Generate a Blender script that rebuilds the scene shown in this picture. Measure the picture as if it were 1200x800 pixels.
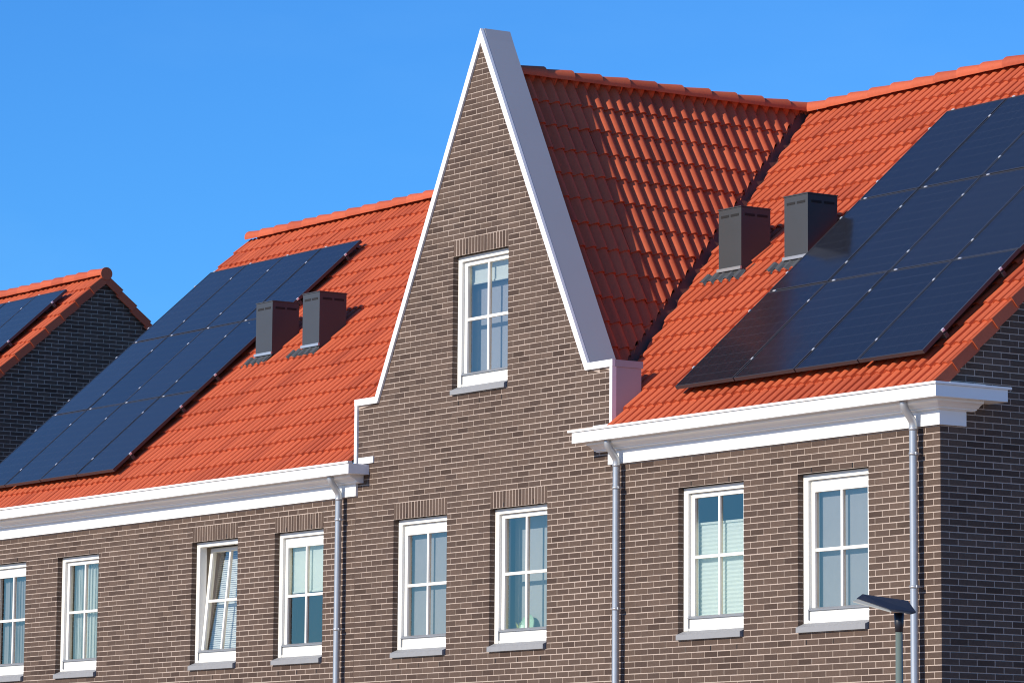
import bpy, bmesh, math, random
from mathutils import Vector, Matrix
random.seed(11)
sc = bpy.context.scene
for o in list(bpy.data.objects): bpy.data.objects.remove(o)
COL = sc.collection

# ------------------------------------------------------------------ camera
F_PX, CX, CY = 4940.0, 509.8, 238.0          # focal length and principal point for a 1200 x 800 frame
CAM = Vector((36.058, -25.559, 1.6))
YAW, PITCH, ROLL = math.radians(57.187), math.radians(8.793), math.radians(0.638)
fwd = Vector((-math.sin(YAW)*math.cos(PITCH), math.cos(YAW)*math.cos(PITCH), math.sin(PITCH)))
rgt = Vector((math.cos(YAW), math.sin(YAW), 0)); upv = rgt.cross(fwd)
r2 = math.cos(ROLL)*rgt + math.sin(ROLL)*upv; u2 = -math.sin(ROLL)*rgt + math.cos(ROLL)*upv
cd = bpy.data.cameras.new('camera'); cam = bpy.data.objects.new('camera', cd); COL.objects.link(cam)
m = Matrix((r2, u2, -fwd)).transposed().to_4x4(); m.translation = CAM
cam.matrix_world = m
cd.sensor_fit = 'HORIZONTAL'; cd.sensor_width = 36; cd.lens = F_PX/1200*36
cd.shift_x = (600-CX)/1200; cd.shift_y = (CY-400)/1200
cd.clip_start = 0.1; cd.clip_end = 6000
sc.camera = cam
def px(P):                                     # where a point falls in the 1200 x 800 photograph
    d = Vector(P)-CAM; z = d.dot(fwd)
    return CX+F_PX*d.dot(r2)/z, CY-F_PX*d.dot(u2)/z

# ------------------------------------------------------------------ world and sun
SUN = Vector((-0.03, -1.0, 0.49)).normalized()
EL = math.asin(SUN.z); AZ = math.atan2(SUN.x, SUN.y)
w = bpy.data.worlds.new('World'); sc.world = w; w.use_nodes = True
nt = w.node_tree; nt.nodes.clear()
sky = nt.nodes.new('ShaderNodeTexSky'); sky.sky_type = 'NISHITA'; sky.sun_disc = False
sky.sun_elevation = EL; sky.sun_rotation = AZ; sky.altitude = 0
sky.air_density = 1.0; sky.dust_density = 0.05; sky.ozone_density = 9.0
hs = nt.nodes.new('ShaderNodeMix'); hs.data_type = 'RGBA'; hs.blend_type = 'MULTIPLY'; hs.inputs[0].default_value = 1.0; hs.inputs[7].default_value = (0.50, 0.94, 1.22, 1)   # the photograph's cool white balance, whole sky
bg = nt.nodes.new('ShaderNodeBackground'); bg.inputs['Strength'].default_value = 0.115
wo = nt.nodes.new('ShaderNodeOutputWorld')
nt.links.new(sky.outputs[0], hs.inputs[6]); 
tcw = nt.nodes.new('ShaderNodeTexCoord'); mpw = nt.nodes.new('ShaderNodeMapping'); mpw.inputs['Scale'].default_value = (1.6, 1.6, 5.0)
nzw = nt.nodes.new('ShaderNodeTexNoise'); nzw.inputs['Scale'].default_value = 2.2; nzw.inputs['Detail'].default_value = 6; nzw.inputs['Roughness'].default_value = 0.55
mrw = nt.nodes.new('ShaderNodeMapRange'); mrw.inputs[1].default_value = 0.45; mrw.inputs[2].default_value = 0.8; mrw.inputs[3].default_value = 0.0; mrw.inputs[4].default_value = 0.16
mxw = nt.nodes.new('ShaderNodeMix'); mxw.data_type = 'RGBA'; mxw.inputs[7].default_value = (2.6, 5.2, 7.6, 1)      # thin high haze
nt.links.new(tcw.outputs['Generated'], mpw.inputs[0]); nt.links.new(mpw.outputs[0], nzw.inputs['Vector']); nt.links.new(nzw.outputs[0], mrw.inputs[0]); nt.links.new(mrw.outputs[0], mxw.inputs[0])
nt.links.new(hs.outputs[2], mxw.inputs[6]); nt.links.new(mxw.outputs[2], bg.inputs['Color']); nt.links.new(bg.outputs[0], wo.inputs['Surface'])
sd = bpy.data.lights.new('sun', 'SUN'); sd.energy = 4.4; sd.angle = math.radians(0.5); sd.color = (1.0, 0.90, 0.76)
so = bpy.data.objects.new('sun', sd); COL.objects.link(so); so.location = (-4, -40, 30)
so.rotation_euler = SUN.to_track_quat('Z', 'Y').to_euler()
sc.render.engine = 'CYCLES'; sc.cycles.pixel_filter_type = 'BLACKMAN_HARRIS'; sc.cycles.filter_width = 1.1
sc.view_settings.view_transform = 'Standard'; sc.view_settings.look = 'None'
sc.view_settings.exposure = 0.3; sc.view_settings.gamma = 1.0; sc.view_settings.use_curve_mapping = False

# ------------------------------------------------------------------ materials
def new_mat(name):
    mt = bpy.data.materials.new(name); mt.use_nodes = True
    return mt, mt.node_tree.nodes, mt.node_tree.links, mt.node_tree.nodes['Principled BSDF']
def plain(name, col, rough=0.5, metal=0.0, spec=0.5, var=0.06, scale=6.0, bump=0.0, bscale=60.0):
    mt, N, L, b = new_mat(name)
    b.inputs['Roughness'].default_value = rough; b.inputs['Metallic'].default_value = metal
    b.inputs['Specular IOR Level'].default_value = spec
    tc = N.new('ShaderNodeTexCoord'); no = N.new('ShaderNodeTexNoise'); no.inputs['Scale'].default_value = scale; no.inputs['Detail'].default_value = 6
    mr = N.new('ShaderNodeMapRange'); mr.inputs[3].default_value = 1-var; mr.inputs[4].default_value = 1+var
    mx = N.new('ShaderNodeMix'); mx.data_type = 'RGBA'; mx.blend_type = 'MULTIPLY'; mx.inputs[0].default_value = 1
    mx.inputs[6].default_value = (*col, 1)
    L.new(tc.outputs['Object'], no.inputs['Vector']); L.new(no.outputs[0], mr.inputs[0]); L.new(mr.outputs[0], mx.inputs[7]); L.new(mx.outputs[2], b.inputs['Base Color'])
    if bump:
        n2 = N.new('ShaderNodeTexNoise'); n2.inputs['Scale'].default_value = bscale; n2.inputs['Detail'].default_value = 4
        bp = N.new('ShaderNodeBump'); bp.inputs['Strength'].default_value = bump; bp.inputs['Distance'].default_value = 0.01
        L.new(tc.outputs['Object'], n2.inputs['Vector']); L.new(n2.outputs[0], bp.inputs['Height']); L.new(bp.outputs[0], b.inputs['Normal'])
    return mt
def piece_mat(name, ramp, rough, spec, grain=80.0, gvar=0.18, patch=0.0, pcol=(1, 1, 1), bump=0.3, pscale=1.2):
    """colour chosen per piece (object random + island random), with grain and large weather patches"""
    mt, N, L, b = new_mat(name)
    b.inputs['Roughness'].default_value = rough; b.inputs['Specular IOR Level'].default_value = spec
    oi = N.new('ShaderNodeObjectInfo'); ge = N.new('ShaderNodeNewGeometry')
    ad = N.new('ShaderNodeMath'); ad.operation = 'ADD'; fr = N.new('ShaderNodeMath'); fr.operation = 'FRACT'
    L.new(oi.outputs['Random'], ad.inputs[0]); at = N.new('ShaderNodeAttribute'); at.attribute_name = 'piece'; L.new(at.outputs['Fac'], ad.inputs[1]); L.new(ad.outputs[0], fr.inputs[0])
    cr = N.new('ShaderNodeValToRGB'); e = cr.color_ramp
    while len(e.elements) > 1: e.elements.remove(e.elements[-1])
    for i, (p, c) in enumerate(ramp):
        if i == 0: e.elements[0].position = p; e.elements[0].color = (*c, 1)
        else: k = e.elements.new(p); k.color = (*c, 1)
    L.new(fr.outputs[0], cr.inputs[0])
    no = N.new('ShaderNodeTexNoise'); no.inputs['Scale'].default_value = grain; no.inputs['Detail'].default_value = 5; no.inputs['Roughness'].default_value = 0.65
    L.new(ge.outputs['Position'], no.inputs['Vector'])
    mr = N.new('ShaderNodeMapRange'); mr.inputs[1].default_value = 0.25; mr.inputs[2].default_value = 0.75; mr.inputs[3].default_value = 1-gvar; mr.inputs[4].default_value = 1+gvar
    L.new(no.outputs[0], mr.inputs[0])
    mx = N.new('ShaderNodeMix'); mx.data_type = 'RGBA'; mx.blend_type = 'MULTIPLY'; mx.inputs[0].default_value = 1
    L.new(cr.outputs[0], mx.inputs[6]); L.new(mr.outputs[0], mx.inputs[7])
    out = mx.outputs[2]
    if patch:
        n3 = N.new('ShaderNodeTexNoise'); n3.inputs['Scale'].default_value = pscale; n3.inputs['Detail'].default_value = 7; n3.inputs['Roughness'].default_value = 0.6
        L.new(ge.outputs['Position'], n3.inputs['Vector'])
        m3 = N.new('ShaderNodeMapRange'); m3.inputs[1].default_value = 0.5; m3.inputs[2].default_value = 0.72; m3.inputs[3].default_value = 0; m3.inputs[4].default_value = patch
        L.new(n3.outputs[0], m3.inputs[0])
        x3 = N.new('ShaderNodeMix'); x3.data_type = 'RGBA'; x3.inputs[7].default_value = (*pcol, 1)
        L.new(m3.outputs[0], x3.inputs[0]); L.new(out, x3.inputs[6]); out = x3.outputs[2]
    L.new(out, b.inputs['Base Color'])
    if bump:
        bp = N.new('ShaderNodeBump'); bp.inputs['Strength'].default_value = bump; bp.inputs['Distance'].default_value = 0.004
        L.new(no.outputs[0], bp.inputs['Height']); L.new(bp.outputs[0], b.inputs['Normal'])
    return mt

M = {}
M['brick'] = piece_mat('brown_brick', [(0, (.058, .038, .029)), (.15, (.080, .054, .042)), (.5, (.094, .065, .050)), (.8, (.104, .071, .054)), (.93, (.114, .079, .061)), (1, (.070, .047, .037))],
                       0.85, 0.2, grain=45, gvar=0.2, patch=0.18, pcol=(.17, .122, .095), bump=0.4)
M['mortar'] = plain('pale_mortar', (.47, .385, .325), 0.95, spec=0.1, var=0.16, scale=9, bump=0.3)
M['tile'] = piece_mat('orange_roof_tile', [(0, (.385, .070, .026)), (.2, (.465, .092, .034)), (.55, (.520, .107, .040)), (.85, (.490, .098, .036)), (1, (.415, .078, .029))],
                      0.6, 0.35, grain=30, gvar=0.10, patch=0.15, pcol=(.42, .095, .04), bump=0.15, pscale=0.8)
M['underlay'] = plain('roof_underlay', (.10, .035, .022), 0.9, spec=0.1)
M['white'] = plain('white_paint', (.80, .80, .78), 0.4, var=0.03, scale=3)
M['cream'] = plain('cream_window_paint', (.80, .79, .73), 0.4, var=0.02, scale=3)
M['coping'] = plain('grey_coated_sheet', (.37, .375, .385), 0.33, var=0.05, scale=1.3)
M['zinc'] = plain('zinc', (.46, .48, .50), 0.36, metal=0.55, var=0.08, scale=9)
M['stone'] = plain('grey_sill_stone', (.26, .265, .27), 0.6, var=0.1, scale=20)
M['alu'] = plain('grey_aluminium_drip', (.22, .235, .25), 0.45, var=0.05)
M['lead'] = plain('grey_lead', (.06, .064, .07), 0.65, var=0.25, scale=25)
M['valley'] = plain('valley_lining', (.13, .045, .032), 0.7, var=0.2)
M['vent'] = plain('slate_grey_vent', (.044, .048, .053), 0.5, var=0.08, scale=4)
M['black'] = plain('black_slot', (.008, .008, .009), 0.8, var=0.0)
M['pframe'] = plain('black_panel_frame', (.055, .055, .06), 0.36, metal=0.3, var=0.05)
M['clamp'] = plain('bright_aluminium', (.85, .86, .88), 0.3, metal=0.4, var=0.02)
M['plaster'] = plain('room_plaster', (.62, .57, .52), 0.9, var=0.04)
M['blind'] = plain('pale_green_blind', (.64, .72, .64), 0.8, var=0.05, scale=14)
M['curtain'] = plain('white_curtain', (.64, .69, .62), 0.85, var=0.06, scale=8)
M['greycloth'] = plain('grey_net_curtain', (.34, .34, .33), 0.85, var=0.08, scale=8)
M['blindgrey'] = plain('pale_grey_blind', (.42, .43, .40), 0.85, var=0.04)
M['slat'] = plain('venetian_slat', (.80, .84, .76), 0.5, var=0.03)
M['green'] = plain('pale_green_glaze', (.45, .68, .45), 0.3, var=0.06)
M['yellow'] = plain('yellow_green_leaf', (.45, .48, .10), 0.6, var=0.2, scale=20)
M['lampgreen'] = plain('grey_green_lacquer', (.13, .17, .15), 0.4, var=0.06)
M['lampdark'] = plain('dark_lamp_body', (.012, .014, .022), 0.45, var=0.05)
M['lampglass'] = plain('lamp_underside', (.34, .34, .30), 0.4, var=0.05)
M['paving'] = plain('clinker_paving', (.40, .28, .20), 0.9, var=0.2, scale=0.4)

def glass_mat():
    mt, N, L, b = new_mat('window_glass'); N.remove(b); out = N['Material Output']
    tr = N.new('ShaderNodeBsdfTransparent'); tr.inputs['Color'].default_value = (.82, .85, .89, 1)
    gl = N.new('ShaderNodeBsdfGlossy'); gl.inputs['Roughness'].default_value = 0.015; gl.inputs['Color'].default_value = (1, .86, .76, 1)
    fr = N.new('ShaderNodeFresnel'); fr.inputs['IOR'].default_value = 1.75
    tc = N.new('ShaderNodeNewGeometry'); no = N.new('ShaderNodeTexNoise'); no.inputs['Scale'].default_value = 1.6
    bp = N.new('ShaderNodeBump'); bp.inputs['Strength'].default_value = 0.05; bp.inputs['Distance'].default_value = 0.02
    L.new(tc.outputs['Position'], no.inputs['Vector']); L.new(no.outputs[0], bp.inputs['Height']); L.new(bp.outputs[0], gl.inputs['Normal'])
    mr = N.new('ShaderNodeMath'); mr.operation = 'MULTIPLY_ADD'; mr.inputs[1].default_value = 1.15; mr.inputs[2].default_value = 0.12; mr.use_clamp = True
    mx = N.new('ShaderNodeMixShader')
    L.new(fr.outputs[0], mr.inputs[0]); L.new(mr.outputs[0], mx.inputs[0]); L.new(tr.outputs[0], mx.inputs[1]); L.new(gl.outputs[0], mx.inputs[2]); L.new(mx.outputs[0], out.inputs['Surface'])
    return mt
M['glass'] = glass_mat()

def cell_mat():
    """dark solar cells behind glass: fine cell grid, a few white bird specks"""
    mt, N, L, b = new_mat('solar_cells')
    b.inputs['Roughness'].default_value = 0.08; b.inputs['Specular IOR Level'].default_value = 0.45
    tc = N.new('ShaderNodeTexCoord'); sp = N.new('ShaderNodeSeparateXYZ'); L.new(tc.outputs['Object'], sp.inputs[0])
    def line(sock, period, width):
        a = N.new('ShaderNodeMath'); a.operation = 'PINGPONG'; a.inputs[1].default_value = period/2; L.new(sock, a.inputs[0])
        c = N.new('ShaderNodeMath'); c.operation = 'LESS_THAN'; c.inputs[1].default_value = width; L.new(a.outputs[0], c.inputs[0]); return c.outputs[0]
    lx = line(sp.outputs[0], 0.161, 0.0022); ly = line(sp.outputs[1], 0.161, 0.0022); lb = line(sp.outputs[0], 0.0322, 0.0012)
    a1 = N.new('ShaderNodeMath'); a1.operation = 'MAXIMUM'; L.new(lx, a1.inputs[0]); L.new(ly, a1.inputs[1])
    a2 = N.new('ShaderNodeMath'); a2.operation = 'MULTIPLY_ADD'; a2.inputs[1].default_value = 0.5; L.new(lb, a2.inputs[0]); L.new(a1.outputs[0], a2.inputs[2])
    oi = N.new('ShaderNodeObjectInfo')
    base = N.new('ShaderNodeMix'); base.data_type = 'RGBA'; base.inputs[6].default_value = (.011, .012, .017, 1); base.inputs[7].default_value = (.015, .016, .022, 1)
    L.new(oi.outputs['Random'], base.inputs[0])
    mx = N.new('ShaderNodeMix'); mx.data_type = 'RGBA'; mx.inputs[7].default_value = (.045, .050, .064, 1)
    L.new(a2.outputs[0], mx.inputs[0]); L.new(base.outputs[2], mx.inputs[6])
    ge = N.new('ShaderNodeNewGeometry')
    vo = N.new('ShaderNodeTexVoronoi'); vo.inputs['Scale'].default_value = 2.1; L.new(ge.outputs['Position'], vo.inputs['Vector'])
    sx = N.new('ShaderNodeSeparateColor'); L.new(vo.outputs['Color'], sx.inputs[0])
    th = N.new('ShaderNodeMapRange'); th.inputs[1].default_value = 0.55; th.inputs[2].default_value = 1.0; th.inputs[3].default_value = 0.0; th.inputs[4].default_value = 0.042; L.new(sx.outputs[0], th.inputs[0])
    n2 = N.new('ShaderNodeTexNoise'); n2.inputs['Scale'].default_value = 40; L.new(ge.outputs['Position'], n2.inputs['Vector'])
    t2 = N.new('ShaderNodeMath'); t2.operation = 'MULTIPLY'; L.new(th.outputs[0], t2.inputs[0]); L.new(n2.outputs[0], t2.inputs[1])
    lt = N.new('ShaderNodeMath'); lt.operation = 'LESS_THAN'; L.new(vo.outputs['Distance'], lt.inputs[0]); L.new(t2.outputs[0], lt.inputs[1])
    m2 = N.new('ShaderNodeMix'); m2.data_type = 'RGBA'; m2.inputs[7].default_value = (.75, .75, .72, 1)
    L.new(lt.outputs[0], m2.inputs[0]); L.new(mx.outputs[2], m2.inputs[6])
    L.new(m2.outputs[2], b.inputs['Base Color'])
    n4 = N.new('ShaderNodeTexNoise'); n4.inputs['Scale'].default_value = 3; n4.inputs['Detail'].default_value = 6; L.new(ge.outputs['Position'], n4.inputs['Vector'])
    r4 = N.new('ShaderNodeMapRange'); r4.inputs[3].default_value = 0.05; r4.inputs[4].default_value = 0.22; L.new(n4.outputs[0], r4.inputs[0]); L.new(r4.outputs[0], b.inputs['Roughness'])
    return mt
M['cells'] = cell_mat()

# ------------------------------------------------------------------ mesh helpers
class MB:
    def __init__(s): s.v = []; s.f = []; s.sm = []
    def quad(s, *p, smooth=False):
        i = len(s.v); s.v += [tuple(q) for q in p]; s.f.append(tuple(range(i, i+len(p)))); s.sm.append(smooth)
    def box(s, x0, x1, y0, y1, z0, z1):
        i = len(s.v)
        s.v += [(x0, y0, z0), (x1, y0, z0), (x1, y1, z0), (x0, y1, z0), (x0, y0, z1), (x1, y0, z1), (x1, y1, z1), (x0, y1, z1)]
        for f in ((0, 3, 2, 1), (4, 5, 6, 7), (0, 1, 5, 4), (1, 2, 6, 5), (2, 3, 7, 6), (3, 0, 4, 7)): s.f.append(tuple(i+k for k in f)); s.sm.append(False)
    def prism(s, poly, a, b, axis='y'):
        """closed polygon extruded from a to b along an axis; poly in the two other axes"""
        def P(p, t): return (p[0], t, p[1]) if axis == 'y' else ((t, p[0], p[1]) if axis == 'x' else (p[0], p[1], t))
        n = len(poly); i = len(s.v)
        s.v += [P(p, a) for p in poly]+[P(p, b) for p in poly]
        s.f.append(tuple(range(i, i+n))); s.sm.append(False)
        s.f.append(tuple(range(i+2*n-1, i+n-1, -1))); s.sm.append(False)
        for k in range(n): s.f.append((i+k, i+n+k, i+n+(k+1) % n, i+(k+1) % n)); s.sm.append(False)
    def tube(s, pts, rad, seg=12, caps=True):
        rings = []
        for k, p in enumerate(pts):
            p = Vector(p); r = rad[k] if isinstance(rad, (list, tuple)) else rad
            d = (Vector(pts[min(k+1, len(pts)-1)])-Vector(pts[max(k-1, 0)])).normalized()
            a = d.cross(Vector((1, 0, 0)));
            if a.length < .05: a = d.cross(Vector((0, 1, 0)))
            a.normalize(); b = d.cross(a); i = len(s.v); rings.append(i)
            for j in range(seg):
                t = 2*math.pi*j/seg; s.v.append(tuple(p+r*(math.cos(t)*a+math.sin(t)*b)))
        for k in range(len(rings)-1):
            for j in range(seg):
                s.f.append((rings[k]+j, rings[k]+(j+1) % seg, rings[k+1]+(j+1) % seg, rings[k+1]+j)); s.sm.append(True)
        if caps:
            s.f.append(tuple(rings[0]+j for j in range(seg))); s.sm.append(False)
            s.f.append(tuple(rings[-1]+j for j in reversed(range(seg)))); s.sm.append(False)
    def mesh(s, name, mat):
        me = bpy.data.meshes.new(name); me.from_pydata(s.v, [], s.f); me.materials.append(M[mat])
        me.polygons.foreach_set('use_smooth', s.sm); 
        bm = bmesh.new(); bm.from_mesh(me); bmesh.ops.recalc_face_normals(bm, faces=bm.faces); bm.to_mesh(me); bm.free()
        me.update(); return me
    def raw(s, name, mat, piece=None):
        me = bpy.data.meshes.new(name); me.from_pydata(s.v, [], s.f); me.materials.append(M[mat]); me.polygons.foreach_set('use_smooth', s.sm)
        if piece: me.attributes.new('piece', 'FLOAT', 'FACE').data.foreach_set('value', piece)
        me.update(); return me
def put(name, me, parent=None, mw=None, kind=None, label=None, cat=None, group=None):
    o = bpy.data.objects.new(name, me); COL.objects.link(o)
    if parent is not None:
        o.parent = parent
        if parent.type == 'EMPTY' and parent.get('world_children'): o.matrix_parent_inverse = Matrix.Translation(-parent.location)
    if mw is not None: o.matrix_basis = mw
    if kind: o['kind'] = kind
    if label: o['label'] = label
    if cat: o['category'] = cat
    if group: o['group'] = group
    return o
def thing(name, loc, label, cat, group=None, world=True):
    e = bpy.data.objects.new(name, None); COL.objects.link(e); e.location = loc; e.empty_display_size = .3
    if world: e['world_children'] = True
    e['label'] = label; e['category'] = cat
    if group: e['group'] = group
    return e

# ------------------------------------------------------------------ ground
g = MB(); g.quad((-1500, -1500, 0), (1500, -1500, 0), (1500, 1500, 0), (-1500, 1500, 0))
put('ground', g.mesh('ground', 'paving'), kind='structure')

# ------------------------------------------------------------------ layout
XL, XG0, XG1, XR = -15.53, -5.20, -0.07, 5.275       # left end, gable house, right end of the facade
C = 0.0625                                           # brick course
ZT, ZGT = 5.36, 8.235                                # window heads
WW, WH = 1.11, 25*C                                  # opening
SLOPE = 0.893; EY, EZ = -0.15, 6.06                  # roof: crest line at the eave
RY = 4.617; RIDGE = EZ+SLOPE*(RY-EY)
GX, GAPEX, GS, GZ0 = -2.645, 10.60, 1.865, 6.72      # gable apex and slope
CROSS_Z = 10.33                                      # crest of the cross roof
WINS = {'W1': (-14.495, ZT), 'W2': (-12.50, ZT), 'W3': (-8.99, ZT), 'W4': (-7.01, ZT), 'W5': (-4.375, ZT), 'W6': (-2.40, ZT), 'WG': (-3.19, ZGT), 'W7': (1.09, ZT), 'W8': (3.085, ZT)}
SOLD = ('W3', 'W4', 'W5', 'W6', 'WG')

house_l = thing('terraced_house', (-10.4, 4.6, 0), 'long brown brick house with orange roof left of the steep gable', 'house', 'houses of the brick terrace')
house_g = thing('gabled_house', (-2.64, 2.3, 0), 'brown brick house front with steep pointed gable between two downpipes', 'house', 'houses of the brick terrace')
house_r = thing('terraced_house', (2.6, 4.6, 0), 'brown brick end house with orange roof right of the steep gable', 'house', 'houses of the brick terrace')
house_f = thing('terraced_house', (-25.2, 4.6, 0), 'distant brick house at far left with dark gable end wall and orange roof', 'house', 'houses of the brick terrace')

# ------------------------------------------------------------------ brick walls
class Wall:
    """facade plane; map(a, depth, z) -> world; a runs along the wall, depth goes into it"""
    def __init__(s, house, name, mp, a0, a1, zb, ztop, holes=(), bound=None, phase=0.0):
        s.corner = False
        s.house, s.name, s.mp, s.a0, s.a1, s.zb, s.zt, s.holes, s.bound, s.phase = house, name, mp, a0, a1, zb, ztop, holes, bound, phase
    def spans(s, z0, z1):
        """free stretches of wall in the band z0..z1 as (left at z0, left at z1, right at z0, right at z1)"""
        def lim(z):
            return s.bound(z) if s.bound else (s.a0, s.a1)
        (l0, r0), (l1, r1) = lim(z0), lim(z1)
        out = []; zm = (z0+z1)/2
        cur = (l0, l1)
        for (h0, h1, hz0, hz1) in sorted(s.holes):
            if hz0 < zm < hz1:
                out.append((cur[0], cur[1], h0, h0)); cur = (h1, h1)
        out.append((cur[0], cur[1], r0, r1))
        return [q for q in out if max(q[2]-q[0], q[3]-q[1]) > 0.004]
BL, BJ, BD = 0.22, 0.0098, 0.10
def full_mesh():
    q = MB(); l, h = BL-BJ, C-BJ
    P = [(-l/2, 0, -h/2), (l/2, 0, -h/2), (l/2, 0, h/2), (-l/2, 0, h/2)]; Q = [(x, BD, z) for x, _, z in P]
    c = .0025; R = [(-l/2+c, -.0, -h/2+c), (l/2-c, 0, -h/2+c), (l/2-c, 0, h/2-c), (-l/2+c, 0, h/2-c)]; P = [(x, c*.8, z) for x, _, z in P]
    q.quad(*R)
    for k in range(4):
        n = (k+1) % 4; q.quad(P[k], P[n], R[n], R[k]); q.quad(Q[k], Q[n], P[n], P[k])
    return q.mesh('brick', 'brick')
BRICK = full_mesh()
def emit_bricks(bricks, label, limit=300):
    scored = []
    for b in bricks:
        W, a, bb, c, d, z0, z1 = b
        if abs(c-a-(BL-BJ)) < 1e-4 and abs(d-bb-(BL-BJ)) < 1e-4:
            P = [W.mp(a, 0, z0), W.mp(c, 0, z0), W.mp(c, 0, z1), W.mp(a, 0, z1)]
            q = [px(p) for p in P]
            if all(0 < x < 1200 and 0 < y < 800 for x, y in q) and W.vis(q):
                ar = abs(sum(q[i][0]*q[(i+1) % 4][1]-q[(i+1) % 4][0]*q[i][1] for i in range(4)))/2
                scored.append((ar, b))
    scored.sort(key=lambda t: -t[0]); pick = {id(t[1]) for t in scored[:limit]}
    rest = {}
    for b in bricks:
        W, a, bb, c, d, z0, z1 = b
        j = random.uniform(-.0012, .0016)
        if id(b) in pick:
            o0, ex, ez = Vector(W.mp((a+c)/2, j, (z0+z1)/2)), Vector(W.mp(1, 0, 0))-Vector(W.mp(0, 0, 0)), Vector((0, 0, 1))
            ey = Vector(W.mp(0, 1, 0))-Vector(W.mp(0, 0, 0))
            mw = Matrix((ex, ey, ez)).transposed().to_4x4(); mw = mw @ Matrix.Rotation(random.gauss(0, .0035), 4, 'Y'); mw.translation = o0
            put('brick', BRICK, W.obj, mw)
        else:
            q = rest.setdefault(W, MB()); y0, y1 = j, BD
            z0 += random.uniform(-.001, .001); z1 += random.uniform(-.001, .001)
            P = [W.mp(a, y0, z0), W.mp(c, y0, z0), W.mp(d, y0, z1), W.mp(bb, y0, z1)]; Q = [W.mp(a, y1, z0), W.mp(c, y1, z0), W.mp(d, y1, z1), W.mp(bb, y1, z1)]
            i = len(q.v); q.v += P+Q
            flip = W.mp(1, 0, 0)[1] != W.mp(0, 0, 0)[1]
            for f in ((0, 1, 2, 3), (4, 5, 1, 0), (5, 6, 2, 1), (6, 7, 3, 2), (7, 4, 0, 3)): q.f.append(tuple(i+t for t in f)); q.sm.append(False)
    for W, q in rest.items():
        pc = [random.random() for _ in range(len(q.f)//5)]
        put('brickwork', q.raw('brickwork', 'brick', [pc[k//5] for k in range(len(q.f))]), W.obj, kind='stuff')

front = lambda a, d, z: (a, d, z)
def holes(names, x0, x1):
    out = []
    for n in names:
        xx, zt = WINS[n]; top = zt+(3*C if n in SOLD else 0)
        out.append((xx, xx+WW, zt-WH, zt))
    return out
def brick_holes(W, names):
    """bricks also leave out the brick-on-edge heads"""
    h = list(W.holes)
    for n in names:
        if n in SOLD: xx, zt = WINS[n]; h.append((xx, xx+WW, zt, zt+3*C))
    return h
ZB = 2.0
def front_wall(house, x0, x1, ztop, names, bound=None):
    W = Wall(house, 'front_wall', front, x0, x1, 0.0, ztop, holes(names, x0, x1), bound)
    W2 = Wall(house, 'front_wall', front, x0, x1, ZB, ztop, brick_holes(W, names), bound)
    W.corner = W2.corner = x1 == XR
    build_core_only(W); W2.obj = W.obj; W2.vis = lambda q: True
    res = brick_list(W2, [WINS[n] for n in names if n in SOLD])
    return res, W2
def build_core_only(W):
    core = MB(); mp = W.mp; zs = {W.zb, W.zt}
    for h in W.holes: zs |= {h[2], h[3]}
    if W.bound and W.zb < GZ0 < W.zt: zs.add(GZ0)
    zs = sorted(zs); D0, D1 = 0.0035, W.thick if hasattr(W, 'thick') else 0.28
    for z0, z1 in zip(zs[:-1], zs[1:]):
        for (a, b, c, d) in W.spans(z0+1e-5, z1-1e-5):
            s_ = .0035; a += s_; b += s_; c -= s_; d -= s_
            if W.corner and abs(c-XR) < .01: c -= .002; d -= .002
            P = [mp(a, D0, z0), mp(c, D0, z0), mp(d, D0, z1), mp(b, D0, z1)]; Q = [mp(a, D1, z0), mp(c, D1, z0), mp(d, D1, z1), mp(b, D1, z1)]
            core.quad(*P); core.quad(*reversed(Q)); core.quad(P[0], P[3], Q[3], Q[0]); core.quad(P[1], Q[1], Q[2], P[2])
    W.obj = put(W.name, core.raw(W.name, 'mortar'), W.house)
def brick_list(W, sold):
    bricks = []
    for k in range(int(math.floor((W.zb-ZT)/C)), int(math.ceil((W.zt-ZT)/C))+1):
        z0 = ZT+k*C+BJ/2; z1 = z0+C-BJ
        if z0 < W.zb-1e-4 or z1 > W.zt+1e-4: continue
        off = W.phase+(BL/2 if k % 2 else 0.0)
        for (l0, l1, r0, r1) in W.spans(z0, z1):
            if W.corner and k % 2:
                if W.name == 'front_wall' and abs(r0-XR) < .01: r0 = r1 = XR-.112
            elif W.corner and W.name == 'end_wall' and l0 < .01: l0 = l1 = .112
            lo, hi = min(l0, l1), max(r0, r1); i = math.floor((lo-off)/BL)
            while off+i*BL < hi:
                s0 = off+i*BL+BJ/2; s1 = s0+BL-BJ; i += 1
                a, b, c, d = max(s0, l0), max(s0, l1), min(s1, r0), min(s1, r1)
                if 0 < a-l0 < .042 and 0 <= b-l1 < .2: a, b = l0, l1
                if 0 < r0-c < .042 and 0 <= r1-d < .2: c, d = r0, r1
                if c-a < 0.030 and d-b < 0.030: continue
                bricks.append((W, a, b, max(a, c), max(b, d), z0, z1))
    for (x0, zt) in sold:
        n = 18; p = WW/n
        for j in range(n):
            a = x0+j*p+0.007; c = a+p-0.014
            bricks.append((W, a, a, c, c, zt+0.004, zt+3*C-BJ/2))
    return bricks

def gable_bound(z):
    if z <= GZ0: return (XG0+0.0, XG1-0.0)
    h = max((GAPEX-z)/GS, 0.0); return (GX-h, GX+h)
bl, WLf = front_wall(house_l, XL, XG0, 5.90, ('W1', 'W2', 'W3', 'W4'))
emit_bricks(bl, 'l')
bg_, WGf = front_wall(house_g, XG0, XG1, GAPEX-0.02, ('W5', 'W6', 'WG'), gable_bound)
emit_bricks(bg_, 'g')
br, WRf = front_wall(house_r, XG1, XR, 5.90, ('W7', 'W8'))
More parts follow.
